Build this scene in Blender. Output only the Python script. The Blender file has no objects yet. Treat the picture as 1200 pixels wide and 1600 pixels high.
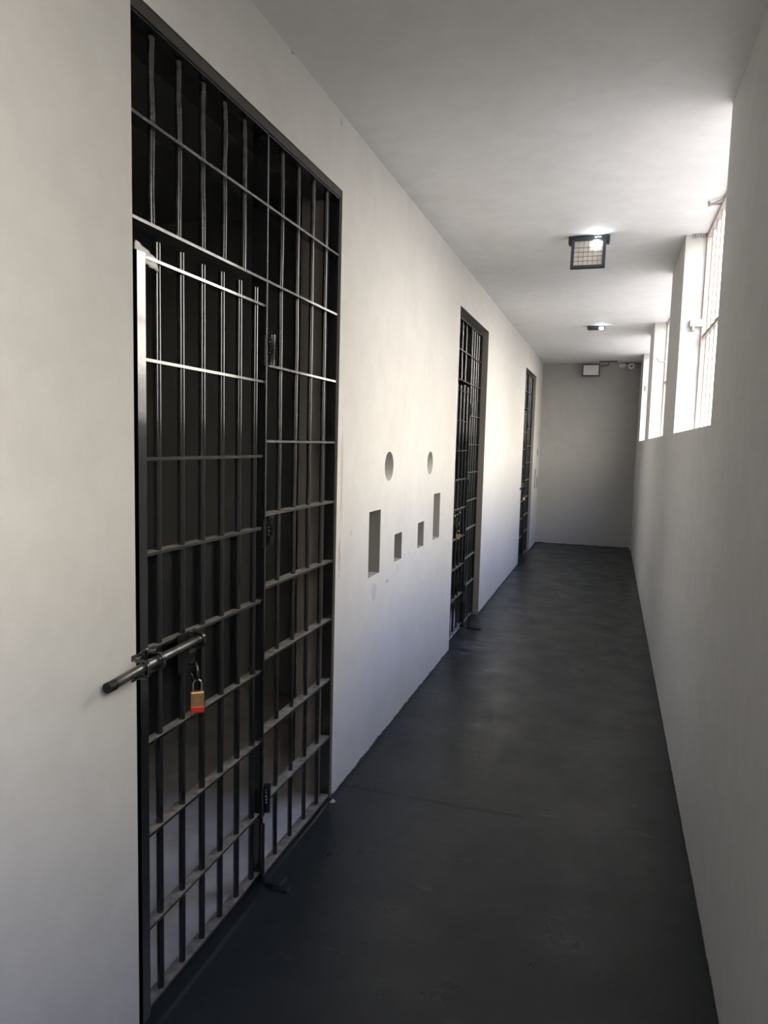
import bpy, bmesh, math, random
from mathutils import Vector, Matrix
random.seed(7)
S = bpy.context.scene
C = S.collection
EYE = 1.5                      # camera height; z values below are measured from the camera and shifted to the floor

# ---------------------------------------------------------------- camera
cam_d = bpy.data.cameras.new('camera')
cam = bpy.data.objects.new('camera', cam_d); C.objects.link(cam); S.camera = cam
yaw, pitch, roll, FPX = -0.30500, -0.09821, 0.02549, 1113.97
cy, sy, cp, sp = math.cos(yaw), math.sin(yaw), math.cos(pitch), math.sin(pitch)
fw = Vector((sy*cp, cy*cp, sp)); rt = Vector((cy, -sy, 0)); up = rt.cross(fw)
c_, s_ = math.cos(roll), math.sin(roll)
rt2 = rt*c_ + up*s_; up2 = -rt*s_ + up*c_
m = Matrix((rt2, up2, -fw)).transposed().to_4x4(); m.translation = (0, 0, EYE)
cam.matrix_world = m
cam_d.sensor_fit = 'VERTICAL'; cam_d.sensor_height = 24.0; cam_d.lens = FPX/1600*24.0
cam_d.clip_start = 0.02; cam_d.clip_end = 200

# ---------------------------------------------------------------- world, sun, exposure
S.view_settings.view_transform = 'Standard'; S.view_settings.look = 'None'
S.view_settings.gamma = 1.0; S.view_settings.use_curve_mapping = False
S.view_settings.exposure = 0.09
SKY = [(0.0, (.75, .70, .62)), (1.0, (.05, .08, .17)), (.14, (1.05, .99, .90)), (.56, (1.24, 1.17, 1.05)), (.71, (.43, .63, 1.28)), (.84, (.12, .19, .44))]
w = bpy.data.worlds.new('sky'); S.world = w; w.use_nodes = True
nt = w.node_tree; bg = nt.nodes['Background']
# hazy daylight: warm white low sky, blue overhead
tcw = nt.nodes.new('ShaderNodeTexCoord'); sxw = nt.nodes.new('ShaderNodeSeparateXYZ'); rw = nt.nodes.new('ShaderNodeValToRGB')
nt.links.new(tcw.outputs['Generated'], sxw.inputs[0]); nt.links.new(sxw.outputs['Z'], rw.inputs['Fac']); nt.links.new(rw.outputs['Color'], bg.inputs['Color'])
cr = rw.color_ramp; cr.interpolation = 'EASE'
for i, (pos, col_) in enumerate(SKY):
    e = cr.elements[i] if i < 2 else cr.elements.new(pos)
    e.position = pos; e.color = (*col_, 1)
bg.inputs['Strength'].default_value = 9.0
sun_d = bpy.data.lights.new('sun', 'SUN'); sun_d.energy = 14; sun_d.color = (1.0, 0.95, 0.89); sun_d.angle = math.radians(0.6)
sun = bpy.data.objects.new('sun', sun_d); C.objects.link(sun); sun.location = (-3, -3, 9)
sun.rotation_euler = Vector((-0.105, 0.16, -0.97)).to_track_quat('-Z', 'Y').to_euler()

# ---------------------------------------------------------------- materials
def new_mat(name):
    mt = bpy.data.materials.new(name); mt.use_nodes = True
    return mt, mt.node_tree, mt.node_tree.nodes['Principled BSDF']
def N(nt, t, **kw):
    n = nt.nodes.new(t)
    for k, v in kw.items():
        if hasattr(n, k): setattr(n, k, v)
    return n
def noise(nt, scale, detail=4, rough=.55, vec=None):
    n = N(nt, 'ShaderNodeTexNoise'); n.inputs['Scale'].default_value = scale
    n.inputs['Detail'].default_value = detail; n.inputs['Roughness'].default_value = rough
    if vec is not None: nt.links.new(vec, n.inputs['Vector'])
    return n.outputs['Fac']
def ramp(nt, fac, a, b, ca, cb):
    r = N(nt, 'ShaderNodeValToRGB'); nt.links.new(fac, r.inputs['Fac'])
    r.color_ramp.elements[0].position = a; r.color_ramp.elements[1].position = b
    r.color_ramp.elements[0].color = (*ca, 1); r.color_ramp.elements[1].color = (*cb, 1)
    return r.outputs['Color']
def math_(nt, op, a, b=None):
    n = N(nt, 'ShaderNodeMath', operation=op)
    for i, v in enumerate((a, b)):
        if v is None: continue
        if isinstance(v, (int, float)): n.inputs[i].default_value = v
        else: nt.links.new(v, n.inputs[i])
    return n.outputs[0]
def mixc(nt, fac, a, b, mode='MIX'):
    n = N(nt, 'ShaderNodeMix', data_type='RGBA', blend_type=mode)
    for sock, v in ((n.inputs[0], fac), (n.inputs[6], a), (n.inputs[7], b)):
        if isinstance(v, (int, float)): sock.default_value = v
        elif isinstance(v, tuple): sock.default_value = (*v, 1)
        else: nt.links.new(v, sock)
    return n.outputs[2]
def bump(nt, bs, h, strength, dist=.01):
    b = N(nt, 'ShaderNodeBump'); b.inputs['Strength'].default_value = strength; b.inputs['Distance'].default_value = dist
    nt.links.new(h, b.inputs['Height']); nt.links.new(b.outputs[0], bs.inputs['Normal'])
def position(nt):
    return N(nt, 'ShaderNodeNewGeometry').outputs['Position']
def streaks(nt, sx, sy_, sz):
    mp = N(nt, 'ShaderNodeMapping'); mp.inputs['Scale'].default_value = (sx, sy_, sz)
    nt.links.new(position(nt), mp.inputs['Vector']); return mp.outputs[0]

def wall_mat(name, base, marks=(), paint_edge=True):
    mt, nt, bs = new_mat(name)
    p = position(nt)
    col = ramp(nt, noise(nt, 1.6, 5, .6, p), .3, .75, tuple(c*.93 for c in base), base)
    fine = ramp(nt, noise(nt, 9, 6, .65, p), .38, .62, (.95, .95, .95), (1, 1, 1))
    col = mixc(nt, 1.0, col, fine, 'MULTIPLY')
    # rain-like grey drips and scuffs
    st = ramp(nt, noise(nt, 1, 4, .6, streaks(nt, 9, 9, 1.3)), .64, .8, (0, 0, 0), (1, 1, 1))
    col = mixc(nt, math_(nt, 'MULTIPLY', st, .12), col, (.42, .40, .38))
    for (mx, my, mz, r, ry, rz, k, mc) in marks:
        sub = N(nt, 'ShaderNodeVectorMath', operation='SUBTRACT'); nt.links.new(p, sub.inputs[0]); sub.inputs[1].default_value = (mx, my, mz+EYE)
        dv = N(nt, 'ShaderNodeVectorMath', operation='DIVIDE'); nt.links.new(sub.outputs[0], dv.inputs[0]); dv.inputs[1].default_value = (r*1.5, ry*1.5, rz*1.5)
        ln = N(nt, 'ShaderNodeVectorMath', operation='LENGTH'); nt.links.new(dv.outputs[0], ln.inputs[0])
        d = math_(nt, 'ADD', ln.outputs['Value'], math_(nt, 'MULTIPLY', noise(nt, 60, 3, .6, p), .9))
        f = ramp(nt, d, .9, 1.6, (1, 1, 1), (0, 0, 0))
        col = mixc(nt, math_(nt, 'MULTIPLY', f, k), col, mc)
    if paint_edge:                       # floor paint brushed unevenly onto the foot of the wall
        sx = N(nt, 'ShaderNodeSeparateXYZ'); nt.links.new(p, sx.inputs[0])
        e = math_(nt, 'SUBTRACT', sx.outputs['Z'], math_(nt, 'MULTIPLY', noise(nt, 14, 4, .7, p), .036))
        f = math_(nt, 'LESS_THAN', e, -.004)
        col = mixc(nt, f, col, (.06, .062, .068))
    nt.links.new(col, bs.inputs['Base Color']); bs.inputs['Roughness'].default_value = .72
    h = math_(nt, 'ADD', math_(nt, 'MULTIPLY', noise(nt, 3.0, 3, .5, p), 1.0), math_(nt, 'MULTIPLY', noise(nt, 45, 4, .6, p), .08))
    bump(nt, bs, h, .35, .02)
    return mt
M = {}
M['wall'] = wall_mat('painted_plaster', (.66, .645, .612), marks=[
    (-1.045, 2.226, 1.262, .03, .012, .012, .9, (.05, .04, .035)),
    (-1.045, 2.213, 1.243, .03, .016, .012, .9, (.04, .03, .03)),
    (-1.045, 2.655, 1.205, .02, .014, .02, .35, (.15, .12, .2)),
    (-1.045, 3.19, -.72, .02, .05, .06, .35, (.3, .3, .32)),
    (-1.045, 3.40, -.70, .02, .035, .012, .6, (.25, .24, .25)),
    (-1.045, 3.58, -.66, .02, .02, .03, .3, (.3, .3, .3)),
    (-1.045, 2.86, -.39, .02, .012, .02, .35, (.3, .28, .25)),
    (-1.045, 2.73, -.15, .02, .018, .26, .55, (.42, .33, .26)),
    (-1.045, 2.72, -.48, .02, .016, .10, .55, (.33, .22, .16)),
])
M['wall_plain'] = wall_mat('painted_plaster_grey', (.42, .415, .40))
M['wall_right'] = wall_mat('painted_plaster_right', (.63, .625, .61))
M['ceiling'] = wall_mat('ceiling_plaster', (.87, .86, .84), paint_edge=False)
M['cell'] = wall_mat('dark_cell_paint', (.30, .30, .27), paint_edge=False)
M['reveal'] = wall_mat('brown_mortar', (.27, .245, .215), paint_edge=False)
M['niche'] = wall_mat('bare_cement', (.36, .35, .32), paint_edge=False)
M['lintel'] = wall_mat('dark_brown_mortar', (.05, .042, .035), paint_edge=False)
M['outside'] = wall_mat('courtyard_render', (.55, .52, .47), paint_edge=False)  # pale render of the courtyard wall

mt, nt, bs = new_mat('floor_paint'); p = position(nt)
col = ramp(nt, noise(nt, 2.2, 6, .65, p), .3, .72, (.012, .017, .019), (.027, .031, .034))
wear = ramp(nt, noise(nt, 1, 6, .7, streaks(nt, 2.2, 5.5, 1)), .62, .78, (0, 0, 0), (1, 1, 1))
col = mixc(nt, math_(nt, 'MULTIPLY', wear, .35), col, (.17, .17, .17))
spk = ramp(nt, noise(nt, 38, 4, .7, p), .66, .76, (0, 0, 0), (1, 1, 1))
col = mixc(nt, math_(nt, 'MULTIPLY', spk, .25), col, (.13, .13, .125))
sx = N(nt, 'ShaderNodeSeparateXYZ'); nt.links.new(p, sx.inputs[0])
# cracked joint across the corridor
d = math_(nt, 'ABSOLUTE', math_(nt, 'SUBTRACT', sx.outputs['Y'], math_(nt, 'ADD', 2.775, math_(nt, 'MULTIPLY', noise(nt, 5, 3, .6, p), .06))))
f1 = math_(nt, 'LESS_THAN', d, .013)
f2 = ramp(nt, noise(nt, 11, 3, .7, p), .38, .50, (0, 0, 0), (1, 1, 1))
f3 = math_(nt, 'LESS_THAN', sx.outputs['X'], -.25)
f = math_(nt, 'MULTIPLY', math_(nt, 'MULTIPLY', f1, f2), f3)
col = mixc(nt, math_(nt, 'MULTIPLY', f, .8), col, (.002, .002, .002))
# pale scuffs in front of the second gate
sb = N(nt, 'ShaderNodeVectorMath', operation='SUBTRACT'); nt.links.new(p, sb.inputs[0]); sb.inputs[1].default_value = (-.90, 5.15, 0)
dv = N(nt, 'ShaderNodeVectorMath', operation='DIVIDE'); nt.links.new(sb.outputs[0], dv.inputs[0]); dv.inputs[1].default_value = (.22, .42, 1)
ln = N(nt, 'ShaderNodeVectorMath', operation='LENGTH'); nt.links.new(dv.outputs[0], ln.inputs[0])
ff = math_(nt, 'MULTIPLY', ramp(nt, ln.outputs['Value'], .4, 1.1, (1, 1, 1), (0, 0, 0)), ramp(nt, noise(nt, 1, 5, .7, streaks(nt, 3, 14, 1)), .5, .66, (0, 0, 0), (1, 1, 1)))
col = mixc(nt, math_(nt, 'MULTIPLY', ff, .6), col, (.24, .235, .225))
nt.links.new(col, bs.inputs['Base Color'])
nt.links.new(ramp(nt, noise(nt, 4, 4, .6, p), .3, .7, (.26, .26, .26), (.44, .44, .44)), bs.inputs['Roughness'])
bump(nt, bs, noise(nt, 18, 5, .6, p), .25, .006)
bs.inputs['Specular IOR Level'].default_value = .25
M['floor'] = mt

mt, nt, bs = new_mat('cell_concrete'); p = position(nt)
nt.links.new(ramp(nt, noise(nt, 5, 6, .65, p), .3, .7, (.42, .40, .39), (.70, .67, .65)), bs.inputs['Base Color']); bs.inputs['Roughness'].default_value = .5
M['cell_floor'] = mt
mt, nt, bs = new_mat('dry_ground'); p = position(nt)
nt.links.new(ramp(nt, noise(nt, 1.5, 5, .6, p), .3, .7, (.16, .16, .15), (.22, .22, .20)), bs.inputs['Base Color']); bs.inputs['Roughness'].default_value = .95
M['ground'] = mt
M['bounce_walkway'] = wall_mat('pale_concrete', (.50, .47, .43), paint_edge=False)

def paint(name, rough, bumpy, scale=70, base=(.010, .011, .012)):
    mt, nt, bs = new_mat(name); tc = N(nt, 'ShaderNodeTexCoord').outputs['Object']
    nt.links.new(ramp(nt, noise(nt, 25, 4, .6, tc), .35, .7, base, tuple(c*1.7 for c in base)), bs.inputs['Base Color'])
    bs.inputs['Roughness'].default_value = rough; bs.inputs['Specular IOR Level'].default_value = .5
    bs.inputs['Coat Weight'].default_value = 1.0; bs.inputs['Coat Roughness'].default_value = rough*.6
    if bumpy: bump(nt, bs, noise(nt, scale, 3, .6, tc), bumpy, .004)
    return mt
M['steel'] = paint('glossy_black_paint', .16, .12, 40)
M['steel_rough'] = paint('lumpy_black_paint', .14, 1.0, 110)
M['steel_matt'] = paint('matt_black_paint', .5, .3, 60, (.005, .0055, .006))
_b = M['steel_matt'].node_tree.nodes['Principled BSDF']; _b.inputs['Coat Weight'].default_value = 0; _b.inputs['Specular IOR Level'].default_value = .3
mt, nt, bs = new_mat('dusty_paint'); p = position(nt)
nt.links.new(ramp(nt, noise(nt, 30, 5, .7, p), .36, .62, (.10, .09, .08), (.27, .245, .22)), bs.inputs['Base Color']); bs.inputs['Roughness'].default_value = .75
M['dust'] = mt
def plain(name, c, rough=.5, metal=0.0, nz=.12):
    mt, nt, bs = new_mat(name); tc = N(nt, 'ShaderNodeTexCoord').outputs['Object']
    nt.links.new(ramp(nt, noise(nt, 30, 4, .6, tc), .3, .7, tuple(x*(1-nz) for x in c), tuple(min(1, x*(1+nz)) for x in c)), bs.inputs['Base Color'])
    bs.inputs['Roughness'].default_value = rough; bs.inputs['Metallic'].default_value = metal
    return mt
M['bare_steel'] = plain('worn_steel', (.16, .155, .15), .32, .8, .5)
M['chrome'] = plain('shackle_steel', (.75, .75, .76), .18, 1.0)
M['brass'] = plain('brass', (.50, .30, .13), .35, .6)
M['brass_mark'] = plain('brass_mark', (.70, .50, .28), .4, .5)
M['red'] = plain('red_plastic', (.62, .035, .02), .4)
M['cream_bar'] = plain('cream_bar_paint', (.40, .35, .31), .6)
M['lamp_black'] = plain('lamp_housing', (.035, .04, .045), .35)
M['lamp_grey'] = plain('lamp_glass_panel', (.62, .62, .60), .35)
M['panel_beige'] = plain('reflector_panel', (.62, .58, .53), .5)
M['grid'] = plain('grid_wire', (.12, .09, .07), .5)
M['camera_white'] = plain('white_plastic', (.62, .62, .62), .4)
M['camera_lens'] = plain('dark_lens', (.02, .02, .02), .1)
M['plate_glare'] = plain('pale_plate_glare', (.72, .70, .66), .45)  # pale colour stands in for glare on the leaf's corner plate
M['jamb_grey'] = plain('grey_mortar_patch', (.42, .40, .38), .8)
M['pale_stone'] = plain('pale_debris', (.55, .50, .44), .9)
mt, nt, bs = new_mat('led_light'); bs.inputs['Base Color'].default_value = (1, 1, 1, 1)
bs.inputs['Emission Color'].default_value = (.86, .93, 1.0, 1); bs.inputs['Emission Strength'].default_value = 38
M['led'] = mt

# ---------------------------------------------------------------- mesh helpers
class MB:
    def __init__(s): s.bm = bmesh.new(); s.mats = []
    def mi(s, k):
        if k not in s.mats: s.mats.append(k)
        return s.mats.index(k)
    def box(s, x0, x1, y0, y1, z0, z1, k, top=None, bev=0):
        r = bmesh.ops.create_cube(s.bm, size=1)
        vs = r['verts']
        for v in vs:
            v.co = ((x0+x1)/2+v.co.x*(x1-x0), (y0+y1)/2+v.co.y*(y1-y0), (z0+z1)/2+EYE+v.co.z*(z1-z0))
        fs = {f for v in vs for f in v.link_faces}
        for f in fs: f.material_index = s.mi(k)
        if top:
            for f in fs:
                f.normal_update()
                if f.normal.z > .9: f.material_index = s.mi(top)
        if bev:
            es = {e for v in vs for e in v.link_edges}
            bmesh.ops.bevel(s.bm, geom=list(es), offset=bev, segments=2, profile=.5, affect='EDGES')
        return s
    def obox(s, c, half, rot, k, bev=0):
        """oriented box: centre c (camera-relative z), half sizes, rotation matrix"""
        r = bmesh.ops.create_cube(s.bm, size=1); vs = r['verts']
        for v in vs:
            q = rot @ Vector((v.co.x*2*half[0], v.co.y*2*half[1], v.co.z*2*half[2]))
            v.co = q + Vector((c[0], c[1], c[2]+EYE))
        fs = {f for v in vs for f in v.link_faces}
        for f in fs: f.material_index = s.mi(k)
        if bev:
            es = {e for v in vs for e in v.link_edges}
            bmesh.ops.bevel(s.bm, geom=list(es), offset=bev, segments=2, profile=.5, affect='EDGES')
        return s
    def tube(s, pts, r, k, seg=12, cap=True, jit=0.0):
        pts = [Vector((p[0], p[1], p[2]+EYE)) for p in pts]
        rings = []; prev = None
        for i, p in enumerate(pts):
            t = (pts[min(i+1, len(pts)-1)] - pts[max(i-1, 0)]).normalized()
            if prev is None:
                a = Vector((1, 0, 0)) if abs(t.x) < .9 else Vector((0, 1, 0))
                u = t.cross(a).normalized()
            else:
                u = (prev - t*prev.dot(t)).normalized()
            prev = u; v_ = t.cross(u)
            rr = r[i] if isinstance(r, (list, tuple)) else r
            ring = []
            for j in range(seg):
                a = 2*math.pi*j/seg; q = rr*(1+random.uniform(-jit, jit))
                ring.append(s.bm.verts.new(p + u*math.cos(a)*q + v_*math.sin(a)*q))
            rings.append(ring)
        for a, b in zip(rings, rings[1:]):
            for j in range(seg):
                f = s.bm.faces.new((a[j], a[(j+1) % seg], b[(j+1) % seg], b[j])); f.material_index = s.mi(k); f.smooth = True
        if cap:
            for ring in (rings[0][::-1], rings[-1]):
                f = s.bm.faces.new([s.bm.verts.new(v.co) for v in ring]); f.material_index = s.mi(k)     # own vertices keep the side normals straight
        return s
    def build(s, name, parent=None, origin=None):
        bmesh.ops.recalc_face_normals(s.bm, faces=s.bm.faces[:])
        o_ = Vector(origin) if origin else Vector((0, 0, 0))
        for v in s.bm.verts: v.co -= o_
        me = bpy.data.meshes.new(name); s.bm.to_mesh(me); s.bm.free()
        for k in s.mats: me.materials.append(M[k])
        ob = bpy.data.objects.new(name, me); C.objects.link(ob)
        if parent is not None:
            ob.parent = parent
            ob.location = o_ - (parent.location if parent.parent is None else parent.location)
            base = Vector((0, 0, 0)); q = parent
            while q is not None: base += q.location; q = q.parent
            ob.location = o_ - base
        else: ob.location = o_
        return ob
def tag(o, label, cat, group=None):
    o['label'] = label; o['category'] = cat
    if group: o['group'] = group
    return o
def thing(name, loc, label, cat, group=None):
    o = bpy.data.objects.new(name, None); C.objects.link(o); o.location = (loc[0], loc[1], loc[2]+EYE); o.empty_display_size = .1
    return tag(o, label, cat, group)
def struct(o): o['kind'] = 'structure'; return o

# ---------------------------------------------------------------- room shell
XL, XR, ZC, ZF = -1.045, 0.349, 1.24, -1.50
XO = 0.495                                            # outer face of the right wall
YB, YE = -2.2, 11.19
DOORS = [(1.395, 2.680, .962), (4.965, 6.165, .952), (8.975, 10.22, .955)]
WINS = [(-.9, .68), (2.93, 4.60), (5.55, 7.65), (8.50, 10.15)]  # first opening is unseen behind the camera, added and sized for near-wall light
SILL = .093

def cut(ob, cutters):
    bpy.context.view_layer.update()
    for c in cutters:
        md = ob.modifiers.new('b', 'BOOLEAN'); md.operation = 'DIFFERENCE'; md.object = c; md.solver = 'EXACT'
        try: md.material_mode = 'TRANSFER'
        except Exception: pass
    dg = bpy.context.evaluated_depsgraph_get(); dg.update()
    me = bpy.data.meshes.new_from_object(ob.evaluated_get(dg))
    ob.modifiers.clear(); ob.data = me
    for c in cutters:
        bpy.data.objects.remove(c, do_unlink=True)
def cutter_box(x0, x1, y0, y1, z0, z1, k):
    return MB().box(x0, x1, y0, y1, z0, z1, k).build('cutter')

wl = MB().box(XL-.17, XL, YB, YE, ZF-.02, ZC+.005, 'wall').build('wall_left'); struct(wl)
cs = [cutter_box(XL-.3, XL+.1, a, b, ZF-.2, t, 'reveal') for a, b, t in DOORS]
NICHE = .115
def rectn(y0, y1, z0, z1): cs.append(cutter_box(XL-NICHE, XL+.1, y0, y1, z0, z1, 'niche'))
def circ(y, z, r): cs.append(MB().tube([(XL-NICHE, y, z), (XL+.1, y, z)], r, 'niche', 40).build('cutter'))
circ(3.386, -.121, .073); circ(4.228, -.122, .070)
rectn(3.096, 3.267, -.634, -.325); rectn(3.512, 3.650, -.622, -.478)
rectn(3.982, 4.122, -.615, -.466); rectn(4.354, 4.530, -.612, -.320)
circ(10.86, -.10, .06); rectn(10.58, 10.72, -.63, -.34); rectn(10.93, 11.06, -.63, -.47)
cut(wl, cs)
wl['label'] = 'pale plastered wall with three barred cell doorways and small cut-out niches'

wr = MB().box(XR, XO, YB, YE, ZF-.02, ZC+.005, 'wall_right').build('wall_right'); struct(wr)
cut(wr, [cutter_box(XR-.2, XO+.2, a, b, SILL, ZC+.2, 'wall_right') for a, b in WINS])
wr['label'] = 'pale plastered wall with tall window openings reaching the ceiling'
struct(MB().box(XL-.08, XO, YB-.15, YE+.2, ZC, ZC+.14, 'ceiling').build('ceiling'))
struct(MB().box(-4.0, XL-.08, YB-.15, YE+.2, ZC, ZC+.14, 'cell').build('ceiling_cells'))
struct(MB().box(-1.105, XO, YB-.15, YE+.2, ZF-.15, ZF, 'floor').build('floor'))
struct(MB().box(-4.0, -1.105, YB-.15, YE+.2, ZF-.15, ZF, 'cell_floor').build('floor_cells'))
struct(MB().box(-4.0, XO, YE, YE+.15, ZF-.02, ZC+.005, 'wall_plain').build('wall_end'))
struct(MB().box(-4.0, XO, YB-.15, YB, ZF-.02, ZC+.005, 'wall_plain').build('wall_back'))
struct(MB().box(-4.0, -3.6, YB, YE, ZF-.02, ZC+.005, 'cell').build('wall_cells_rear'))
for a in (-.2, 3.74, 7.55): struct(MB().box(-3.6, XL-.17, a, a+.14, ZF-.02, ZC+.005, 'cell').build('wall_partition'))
# unseen courtyard, added and shaped for the light it sends through the windows
struct(MB().box(XO, 1.75, -12, 24, ZF-.35, ZF-.12, 'bounce_walkway').build('bounce_walkway'))  # added pale strip, unseen, bounces sun up to the ceiling
struct(MB().box(1.75, 14.0, -12, 24, ZF-.35, ZF-.2, 'ground').build('ground'))
struct(MB().box(6.5, 6.7, -12, 24, ZF-.2, 1.2, 'outside').build('wall_sky_block'))  # unseen wall, height set to hold back low sky light

# window grilles: vertical cream bars near the outer face, one rail, head rail
for i, (a, b) in enumerate(WINS):
    win = bpy.data.objects.new('window_%d' % (i+1), None); C.objects.link(win); win.location = ((XR+XO)/2, (a+b)/2, SILL+EYE); struct(win)
    xg = XO-.018
    f = MB(); f.box(xg-.014, xg+.014, a, b, ZC-.022, ZC-.002, 'cream_bar'); f.box(xg-.008, xg+.008, a, b, .640, .662, 'cream_bar')
    f.box(xg-.014, xg+.014, b-.02, b, SILL, ZC-.02, 'cream_bar'); f.build('window_frame', win)
    n = int((b-a)/.155)
    for k in range(1, n):
        y = b - k*(b-a)/n
        MB().tube([(xg, y, SILL), (xg, y, ZC-.02)], .0065, 'cream_bar', 10, cap=False).build('window_bar', win)
# fixings left in the window reveals
t = MB().box(.396, .478, 4.575, 4.601, .712, .752, 'jamb_grey', bev=.003); t.box(.41, .425, 4.57, 4.60, .69, .715, 'jamb_grey')
o = t.build('wall_anchor'); tag(o, 'grey mortar and steel anchor on the far side of the nearest barred window', 'anchor')
t = MB().tube([(.392, 7.652, .895), (.390, 7.62, .872), (.405, 7.60, .853), (.47, 7.60, .850)], .006, 'jamb_grey', 8)
o = t.build('window_hook'); tag(o, 'bent metal hook on the far side of the second barred window', 'hook')
t = MB().box(.385, .410, 10.125, 10.152, .76, .83, 'jamb_grey', bev=.004)
o = t.build('wall_anchor'); tag(o, 'small grey stub on the far side of the farthest barred window', 'anchor')
t = MB(); t.tube([(.40, 4.02, 1.241), (.405, 4.02, 1.215)], .006, 'jamb_grey', 8); t.tube([(.405, 4.02, 1.222), (.488, 3.93, 1.232)], .005, 'jamb_grey', 8)
t.tube([(.41, 4.06, 1.235), (.488, 4.06, 1.235)], .004, 'jamb_grey', 8)
o = t.build('ceiling_hook'); tag(o, 'small metal catch on the ceiling above the nearest barred window', 'hook')
t = MB()
for k in range(7):
    x = .385 + k*.014; t.box(x, x+.011, 4.588, 4.602, 1.215+random.uniform(0, .008), 1.241, 'jamb_grey', bev=.002)
tag(t.build('plaster_crumbs'), 'broken plaster edge at the top far corner of the nearest window', 'plaster')

# ---------------------------------------------------------------- cell gates
DEP, TH = .040, .0075
FR = [.718, .491, .232, -.008, -.246, -.487, -.730, -.982, -1.227, -1.468]     # crossbars of the fixed side, from the top
LR = [.413, .178, -.056, -.287, -.525, -.762, -1.002, -1.250, -1.462]          # crossbars of the leaf
def gate(xf, y0, yp, y1, top, sc, nl, nr, ntl, label, bolt_z, fine=True, extra=0):
    """xf: front plane; y0..yp leaf side; yp..y1 fixed side"""
    g = thing('cell_gate', (xf-DEP/2, (y0+y1)/2, ZF), label, 'gate', 'barred cell gates along the left wall')
    seg = 14 if fine else 8
    xb = xf-DEP; xc = xf-DEP/2
    rg, lf = 'steel_rough', 'steel'
    f = MB()                                                       # perimeter frame and centre post
    f.box(xb, xf, y0, y0+TH, ZF+.005, top, rg); f.box(xb, xf, y1-TH, y1, ZF+.005, top, rg)
    f.box(xb, xf, y0, y1, top-TH, top, rg, top='dust')
    f.box(xb-.012, xf, yp, yp+TH, ZF+.005, top, rg)
    f.box(xb, xf, yp, y1, ZF+.012, ZF+.02, rg, top='dust')
    f.build('frame', g, (xc, (y0+y1)/2, ZF+EYE))
    frs = [z*sc if z > -1.4 else z for z in FR]; lrs = [z*sc if z > -1.4 else z for z in LR]
    for i, z in enumerate(frs[:-1]):
        a = y0 if i < 2 else yp
        MB().box(xb, xf+.001, a+.002, y1-.002, z-TH/2, z+TH/2, rg, top='dust').build('crossbar', g, (xc, (a+y1)/2, z+EYE))
    # round bars: short ones over the leaf, full-height ones on the fixed side
    for k in range(ntl):
        y = y0+(yp-y0)*(k+1)/(ntl+1)-.004
        zs = [frs[1]-.003+j*(top-.01-frs[1])/5 for j in range(6)]
        MB().tube([(xc+random.uniform(-1, 1)*.0015, y+random.uniform(-1, 1)*.002, z) for z in zs], .0085, rg, seg, jit=.03).build('bar', g, (xc, y, frs[1]+EYE))
    for k in range(nr):
        y = yp+(y1-yp)*(k+1.10)/(nr+.85)
        zs = [ZF+.012+j*(top-.01-ZF-.012)/16 for j in range(17)]
        MB().tube([(xc+random.uniform(-1, 1)*.001, y+random.uniform(-1, 1)*.002, z) for z in zs], .0085, rg, seg, jit=.03).build('bar', g, (xc, y, ZF+EYE))
    # the hinged leaf
    la, lb = y0+.010, yp-.006
    xlf = xf+.006; xlb = xlf-DEP; xlc = xlf-DEP/2
    lt = lrs[0]; lz = ZF+.02
    s = MB()
    s.box(xlf-.005, xlf, la, la+.036, lz, lt+.006, lf); s.box(xlb, xlf, la, la+.005, lz, lt+.006, lf)       # angle-iron stile
    s.box(xlb, xlf, lb-.0065, lb, lz, lt+.045, lf)
    L = s.build('gate_leaf', g, (xlc, (la+lb)/2, lz+EYE))
    for z in lrs:
        MB().box(xlb, xlf-.0055, la+.005, lb-.004, z-TH/2, z+TH/2, lf, top='dust').build('leaf_crossbar', L, (xlc, (la+lb)/2, z+EYE))
    for k in range(nl):
        y = la+.108*(lb-la)/.652+(lb-la)*(1-.152/.652)*k/(nl-1)+extra
        dz = random.uniform(-.006, .006)
        MB().tube([(xlc, y, lz), (xlc, y+random.uniform(-1, 1)*.002, -.4), (xlc, y, lt+.047+dz)], .0095, lf, seg).build('leaf_bar', L, (xlc, y, lz+EYE))
    MB().tube([(xlc-.004, la+.012, lt-.02), (xlc-.004, la+.012, lt+.052)], .006, lf, seg).build('bar_stub', L, (xlc, la+.012, lt+EYE))
    # lock plate behind the bars
    MB().box(xlc-.016, xlc-.0115, la+.004, la+.52*(lb-la)/.65, lrs[5]+.004, lrs[3]-.004, 'steel_matt').build('lock_plate', L, (xlc-.014, la+.25, lrs[4]+EYE))
    # hinges on the centre post
    for zt in (.328*sc, -.252*sc, -1.165*sc):
        h = MB(); h.tube([(xf+.006, yp+.024, zt), (xf+.006, yp+.024, zt-.046), (xf+.006, yp+.024, zt-.047), (xf+.006, yp+.024, zt-.094)], [.012, .012, .0105, .0105], rg, seg)
        h.box(xb, xf+.004, lb-.012, yp+.010, zt-.1, zt-.006, 'steel_matt'); h.box(xf-.012, xf+.004, yp+.004, yp+.020, zt-.088, zt-.01, rg)
        for q in range(5): h.tube([(xf+.004, yp+.012+random.uniform(-.004, .004), zt-.012-q*.011), (xf+.009, yp+.012, zt-.016-q*.011)], .006, rg, 8)
        h.build('hinge', g, (xf, yp+.02, zt-.05+EYE))
    # sliding bolt through two straps, its tip riding over the wall
    bz = bolt_z; bx = xlf+.020
    MB().tube([(bx+.006, y0-.135, bz-.006), (bx+.006, y0-.130, bz-.006), (bx, y0+.0, bz), (bx, y0+.235, bz+.006), (bx, y0+.238, bz+.006)], [.009, .0112, .0112, .0112, .010], 'bare_steel' if fine else lf, seg).build('bolt_rod', L, (bx, y0+.05, bz+EYE))
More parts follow.
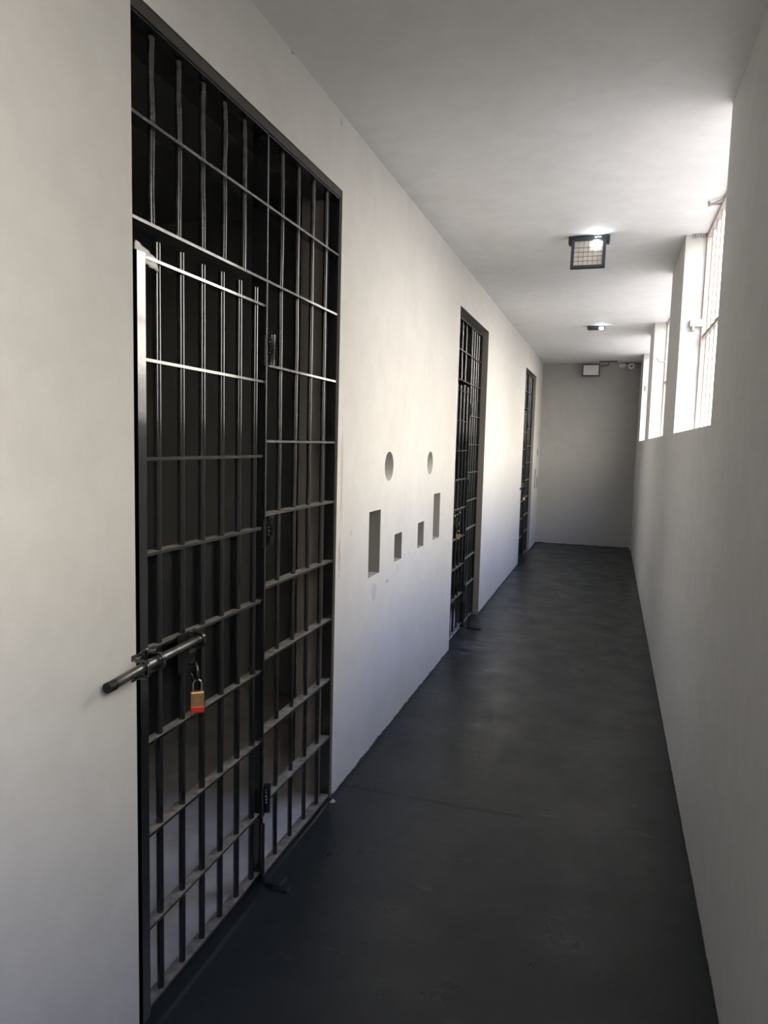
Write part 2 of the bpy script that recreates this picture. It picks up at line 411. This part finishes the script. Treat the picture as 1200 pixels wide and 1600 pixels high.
    MB().tube([(bx+.0062, y0-.137, bz-.006), (bx+.006, y0-.112, bz-.006)], .0120, 'steel_matt', seg).build('bolt_tip', L, (bx, y0-.12, bz+EYE))
    for yy, dz in ((y0-.003, -.004), (y0+.055, .0), (y0+.235, .006)):
        st = MB()
        st.box(xlf-.002, xlf+.004, yy-.018, yy+.018, bz+.016, bz+.030, lf, bev=.001)
        st.tube([(xlf, yy, bz+.018+dz), (bx+.010, yy, bz+.019+dz), (bx+.018, yy, bz+.008+dz), (bx+.019, yy, bz-.010+dz), (bx+.010, yy, bz-.020+dz), (xlf, yy, bz-.021+dz)], .0055, lf, 8)
        st.box(xlf-.002, xlf+.004, yy-.018, yy+.018, bz-.034, bz-.018, lf, bev=.001)
        st.build('bolt_strap', L, (bx, yy, bz+EYE))
    hs = MB(); hs.box(xlf-.003, xlf+.002, y0+.17, y0+.25, bz-.075, bz+.03, 'steel_matt', bev=.001)
    hs.tube([(bx-.008, y0+.20, bz-.052), (bx+.012, y0+.205, bz-.050), (bx+.022, y0+.198, bz-.066), (bx+.022, y0+.196, bz-.092), (bx+.006, y0+.205, bz-.100), (bx-.010, y0+.215, bz-.085)], .0045, lf, 8)
    hs.build('hasp', L, (bx, y0+.2, bz-.05+EYE))
    # drop rod at the foot of the leaf and its floor catch
    MB().tube([(xlf+.006, lb-.012, ZF+.22), (xlf+.006, lb-.012, ZF+.008)], .007, lf, 8).build('drop_rod', L, (xlf, lb-.012, ZF+.1+EYE))
    return g
def padlock(x, y, z, ang, label, red=True, sc=1.0, body='brass'):
    t = thing('padlock', (x, y, z-.055), label, 'padlock', 'padlocks on the gate bolts')
    R = Matrix.Rotation(ang, 3, 'Z')
    def P(a, b, c): v = R @ Vector((a*sc, b*sc, c*sc)); return (x+v.x, y+v.y, z+v.z)
    z0 = -.035*sc
    MB().obox((x, y, z+z0-.0*sc), (.017*sc, .0075*sc, .020*sc), R, body, .002).build('body', t, (x, y, z+z0+EYE))
    if red: MB().obox((x, y, z+z0-.0275*sc), (.0175*sc, .008*sc, .0085*sc), R, 'red', .002).build('base_cover', t, (x, y, z+z0-.028*sc+EYE))
    pts = [P(-.011, 0, -.020), P(-.011, 0, .002)] + [P(-.011*math.cos(a), 0, .002+.015*math.sin(a)) for a in [math.pi*k/8 for k in range(1, 8)]] + [P(.011, 0, .002), P(.011, 0, -.020)]
    MB().tube(pts, .0028*sc, 'chrome', 10).build('shackle', t, (x, y, z+EYE))
    e = MB()                                                        # small curled emblem pressed into the brass face
    for cxx in (-.004, .0005, .005):
        ring = [P(cxx+.0026*math.cos(a), -.0078, -.037+.0032*math.sin(a)) for a in [2*math.pi*k/10 for k in range(9)]]
        e.tube(ring, .0006*sc, 'brass_mark', 6)
    e.build('emblem', t, (x, y, z-.037+EYE))
    return t

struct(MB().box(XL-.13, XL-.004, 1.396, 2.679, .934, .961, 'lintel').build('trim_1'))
g1 = gate(-1.053, 1.398, 2.066, 2.676, .936, 1.0, 6, 4, 5, 'tall black barred gate nearest the camera, its bolt tip sticking out over the wall', -.545)
padlock(-1.005, 1.594, -.652, math.radians(38), 'brass padlock with red lower end hanging on the nearest gate')
M['tan_brass'] = plain('tan_brass', (.36, .23, .12), .4, .4)
M['pale_brass'] = plain('pale_brass', (.58, .48, .38), .4, .3)
g2 = gate(-1.092, 4.975, 5.672, 6.150, .918, .962, 5, 4, 4, 'middle black barred gate, set back in its doorway beyond the niches', -.545*.97, fine=False)
padlock(-1.045, 5.155, -.655, math.radians(25), 'tan padlock hanging on the middle barred gate', red=False, sc=.9, body='tan_brass')
g3 = gate(-1.078, 8.985, 9.62, 10.205, .925, .965, 5, 4, 4, 'farthest black barred gate, close to the end wall', -.53, fine=False)
padlock(-1.03, 9.22, -.65, math.radians(25), 'pale padlock hanging on the farthest barred gate', red=False, sc=.9, body='pale_brass')

# bent corner plate of the nearest leaf; its glare is painted as pale colour
bm = bmesh.new(); nx, ny = 9, 6; gr = []
leafobj = [c for c in g1.children if c.name.startswith('gate_leaf')][0]
for i in range(nx):
    row = []
    for j in range(ny):
        yy = 1.412+i/(nx-1)*.100; zz = .440-.022*i/(nx-1)-(j/(ny-1))*(.038-.010*i/(nx-1))
        row.append(bm.verts.new((-1.050-.012*i/(nx-1)+random.uniform(-.004, .004), yy, zz+EYE)))
    gr.append(row)
for i in range(nx-1):
    for j in range(ny-1):
        fc = bm.faces.new((gr[i][j], gr[i+1][j], gr[i+1][j+1], gr[i][j+1])); fc.smooth = True
me = bpy.data.meshes.new('corner_plate_glare'); bm.to_mesh(me); bm.free(); me.materials.append(M['plate_glare'])
tp = bpy.data.objects.new('corner_plate_glare', me); C.objects.link(tp); tp.parent = leafobj
tp.location = -(g1.location+leafobj.location); sd = tp.modifiers.new('t', 'SOLIDIFY'); sd.thickness = .003
tp['label'] = 'bent plate at the top corner of the leaf, glare painted as pale colour'

# floor catches and debris
t = MB(); t.box(-1.035, -.975, 2.050, 2.105, ZF-.002, ZF+.014, 'floor', bev=.004); t.box(-1.005, -.945, 2.04, 2.07, ZF-.002, ZF+.007, 'floor', bev=.003)
tag(t.build('floor_catch', None, (-1.0, 2.07, ZF+EYE)), 'painted-over floor catch at the foot of the nearest gate', 'floor catch', 'floor catches')
t = MB(); t.tube([(-1.035, 5.655, ZF+.10), (-1.030, 5.655, ZF+.006)], .008, 'steel', 8); t.box(-1.040, -.93, 5.645, 5.70, ZF-.002, ZF+.009, 'steel_matt', bev=.003)
tag(t.build('floor_catch', None, (-1.0, 5.68, ZF+EYE)), 'black L-shaped floor catch at the foot of the middle gate', 'floor catch', 'floor catches')
for (xx, yy, r) in ((-1.03, 2.655, .012),):
    t = MB(); t.tube([(xx, yy, ZF-.002), (xx+.003, yy, ZF+.006), (xx, yy+.002, ZF+.010)], [r, r*.8, r*.3], 'pale_stone', 7, jit=.25)
    tag(t.build('plaster_chip', None, (xx, yy, ZF+EYE)), 'tiny pale plaster chip at the right foot of the nearest gate', 'chip')
t = MB(); t.tube([(XR-.012, YE-.05, ZF), (XR-.012, YE-.05, ZF+.05)], [.010, .008], 'camera_white', 8)
tag(t.build('pipe_stub', None, (XR-.012, YE-.05, ZF+EYE)), 'small pale pipe stub in the far right floor corner', 'pipe')

# ---------------------------------------------------------------- ceiling lamps
def floodlight(label, x, y, z, tilt, w, h, kind):
    """hangs from the ceiling; panel faces the camera side"""
    t = thing('floodlight', (x, y, ZC), label, 'floodlight', 'black floodlights under the ceiling')
    R = Matrix.Rotation(tilt, 3, 'X')
    def P(a, b, c): v = R @ Vector((a, b, c)); return (x+v.x, y+v.y, z+v.z)
    return t, R, P
# nearest: slim body against the ceiling, square panel with wire grid hanging from it
t, R, P = floodlight('black floodlight with a square gridded panel and bright LED, nearest on the ceiling', -.190, 4.50, 1.205, math.radians(-14), .2, .18, 0)
b = MB()
b.obox((-.190, 4.515, 1.216), (.118, .030, .022), Matrix.Identity(3), 'lamp_black', .005)
for k in range(9): b.box(-.300+k*.026, -.292+k*.026, 4.49, 4.545, 1.196, 1.202, 'lamp_black')
b.build('housing', t, (-.19, 4.515, 1.216+EYE))
fr = MB(); hw, hh = .098, .094
for (a, c, ha, hc) in ((-hw+.009, -hh, .009, hh), (hw-.009, -hh, .009, hh), (0, -.007, hw, .007), (0, -2*hh+.009, hw, .009)):
    fr.obox(P(a, -.022, c+.010), (ha, .010, hc), R, 'lamp_black', .002)
fr.build('panel_frame', t, P(0, -.022, -hh)[:2]+(P(0, 0, -hh)[2]+EYE,))
pn = MB(); pn.obox(P(0, -.016, -hh+.010), (hw-.012, .003, hh-.008), R, 'panel_beige'); pn.build('reflector_panel', t, P(0, -.016, -hh)[:2]+(P(0, 0, -hh)[2]+EYE,))
gd = MB()
for k in range(1, 6): gd.obox(P(-hw+.016+k*(2*hw-.032)/6, -.0205, -hh+.008), (.0009, .0009, hh-.014), R, 'grid')
for k in range(1, 6): gd.obox(P(0, -.0205, -.018-k*.028), (hw-.016, .0009, .0009), R, 'grid')
gd.build('wire_grid', t, P(0, -.02, -hh)[:2]+(P(0, 0, -hh)[2]+EYE,))
MB().obox(P(.042, -.023, -.030), (.019, .003, .019), R, 'led', .001).build('led', t, P(.042, -.023, -.03)[:2]+(P(0, 0, -.03)[2]+EYE,))
MB().obox((-.140, 4.483, 1.219), (.018, .0035, .007), Matrix.Identity(3), 'led').build('led', t, (-.14, 4.483, 1.219+EYE))
# second: seen edge-on
t, R, P = floodlight('slim floodlight seen edge-on with bright LED, second along the ceiling', -.21, 7.80, 1.21, 0, .2, .1, 1)
b = MB(); b.obox((-.215, 7.81, 1.222), (.085, .06, .012), Matrix.Identity(3), 'lamp_black', .004)
b.box(-.27, -.26, 7.80, 7.82, 1.225, 1.242, 'lamp_black'); b.build('housing', t, (-.215, 7.81, 1.222+EYE))
MB().obox((-.162, 7.745, 1.209), (.020, .008, .012), Matrix.Identity(3), 'led', .003).build('led', t, (-.162, 7.745, 1.21+EYE))
# third: unlit, on a bracket by the end wall
t, R, P = floodlight('unlit floodlight with pale glass panel in front of the end wall', -.34, 11.0, 1.11, 0, .2, .1, 2)
MB().obox((-.342, 10.97, 1.115), (.126, .022, .090), Matrix.Rotation(math.radians(8), 3, 'X'), 'lamp_black', .006).build('housing', t, (-.342, 10.97, 1.115+EYE))
MB().obox((-.342, 10.945, 1.114), (.106, .004, .070), Matrix.Rotation(math.radians(8), 3, 'X'), 'lamp_grey', .001).build('glass_panel', t, (-.342, 10.945, 1.11+EYE))
b = MB(); b.box(-.23, .02, 10.90, 10.93, 1.222, 1.240, 'lamp_black'); b.tube([(-.10, 10.92, 1.225), (-.10, 11.0, 1.19), (-.215, 10.985, 1.17)], .007, 'lamp_black', 8)
b.build('bracket', t, (-.1, 10.93, 1.23+EYE))
# surveillance camera in the far right corner
t = thing('security_camera', (.15, 11.12, 1.17), 'small white security camera high on the end wall at the right', 'camera')
MB().box(.045, .135, 11.10, 11.19, 1.168, 1.222, 'camera_white', bev=.004).build('junction_box', t, (.09, 11.15, 1.19+EYE))
MB().tube([(.135, 11.14, 1.196), (.17, 11.14, 1.196)], .008, 'camera_white', 10).build('cable_gland', t, (.15, 11.14, 1.196+EYE))
MB().tube([(.205, 11.18, 1.195), (.21, 11.13, 1.20), (.212, 11.06, 1.188), (.215, 11.0, 1.175)], [.03, .042, .046, .044], 'camera_white', 16).build('camera_body', t, (.21, 11.1, 1.19+EYE))
MB().tube([(.215, 11.001, 1.175), (.2155, 10.994, 1.174)], .016, 'camera_lens', 16).build('lens', t, (.215, 10.998, 1.175+EYE))
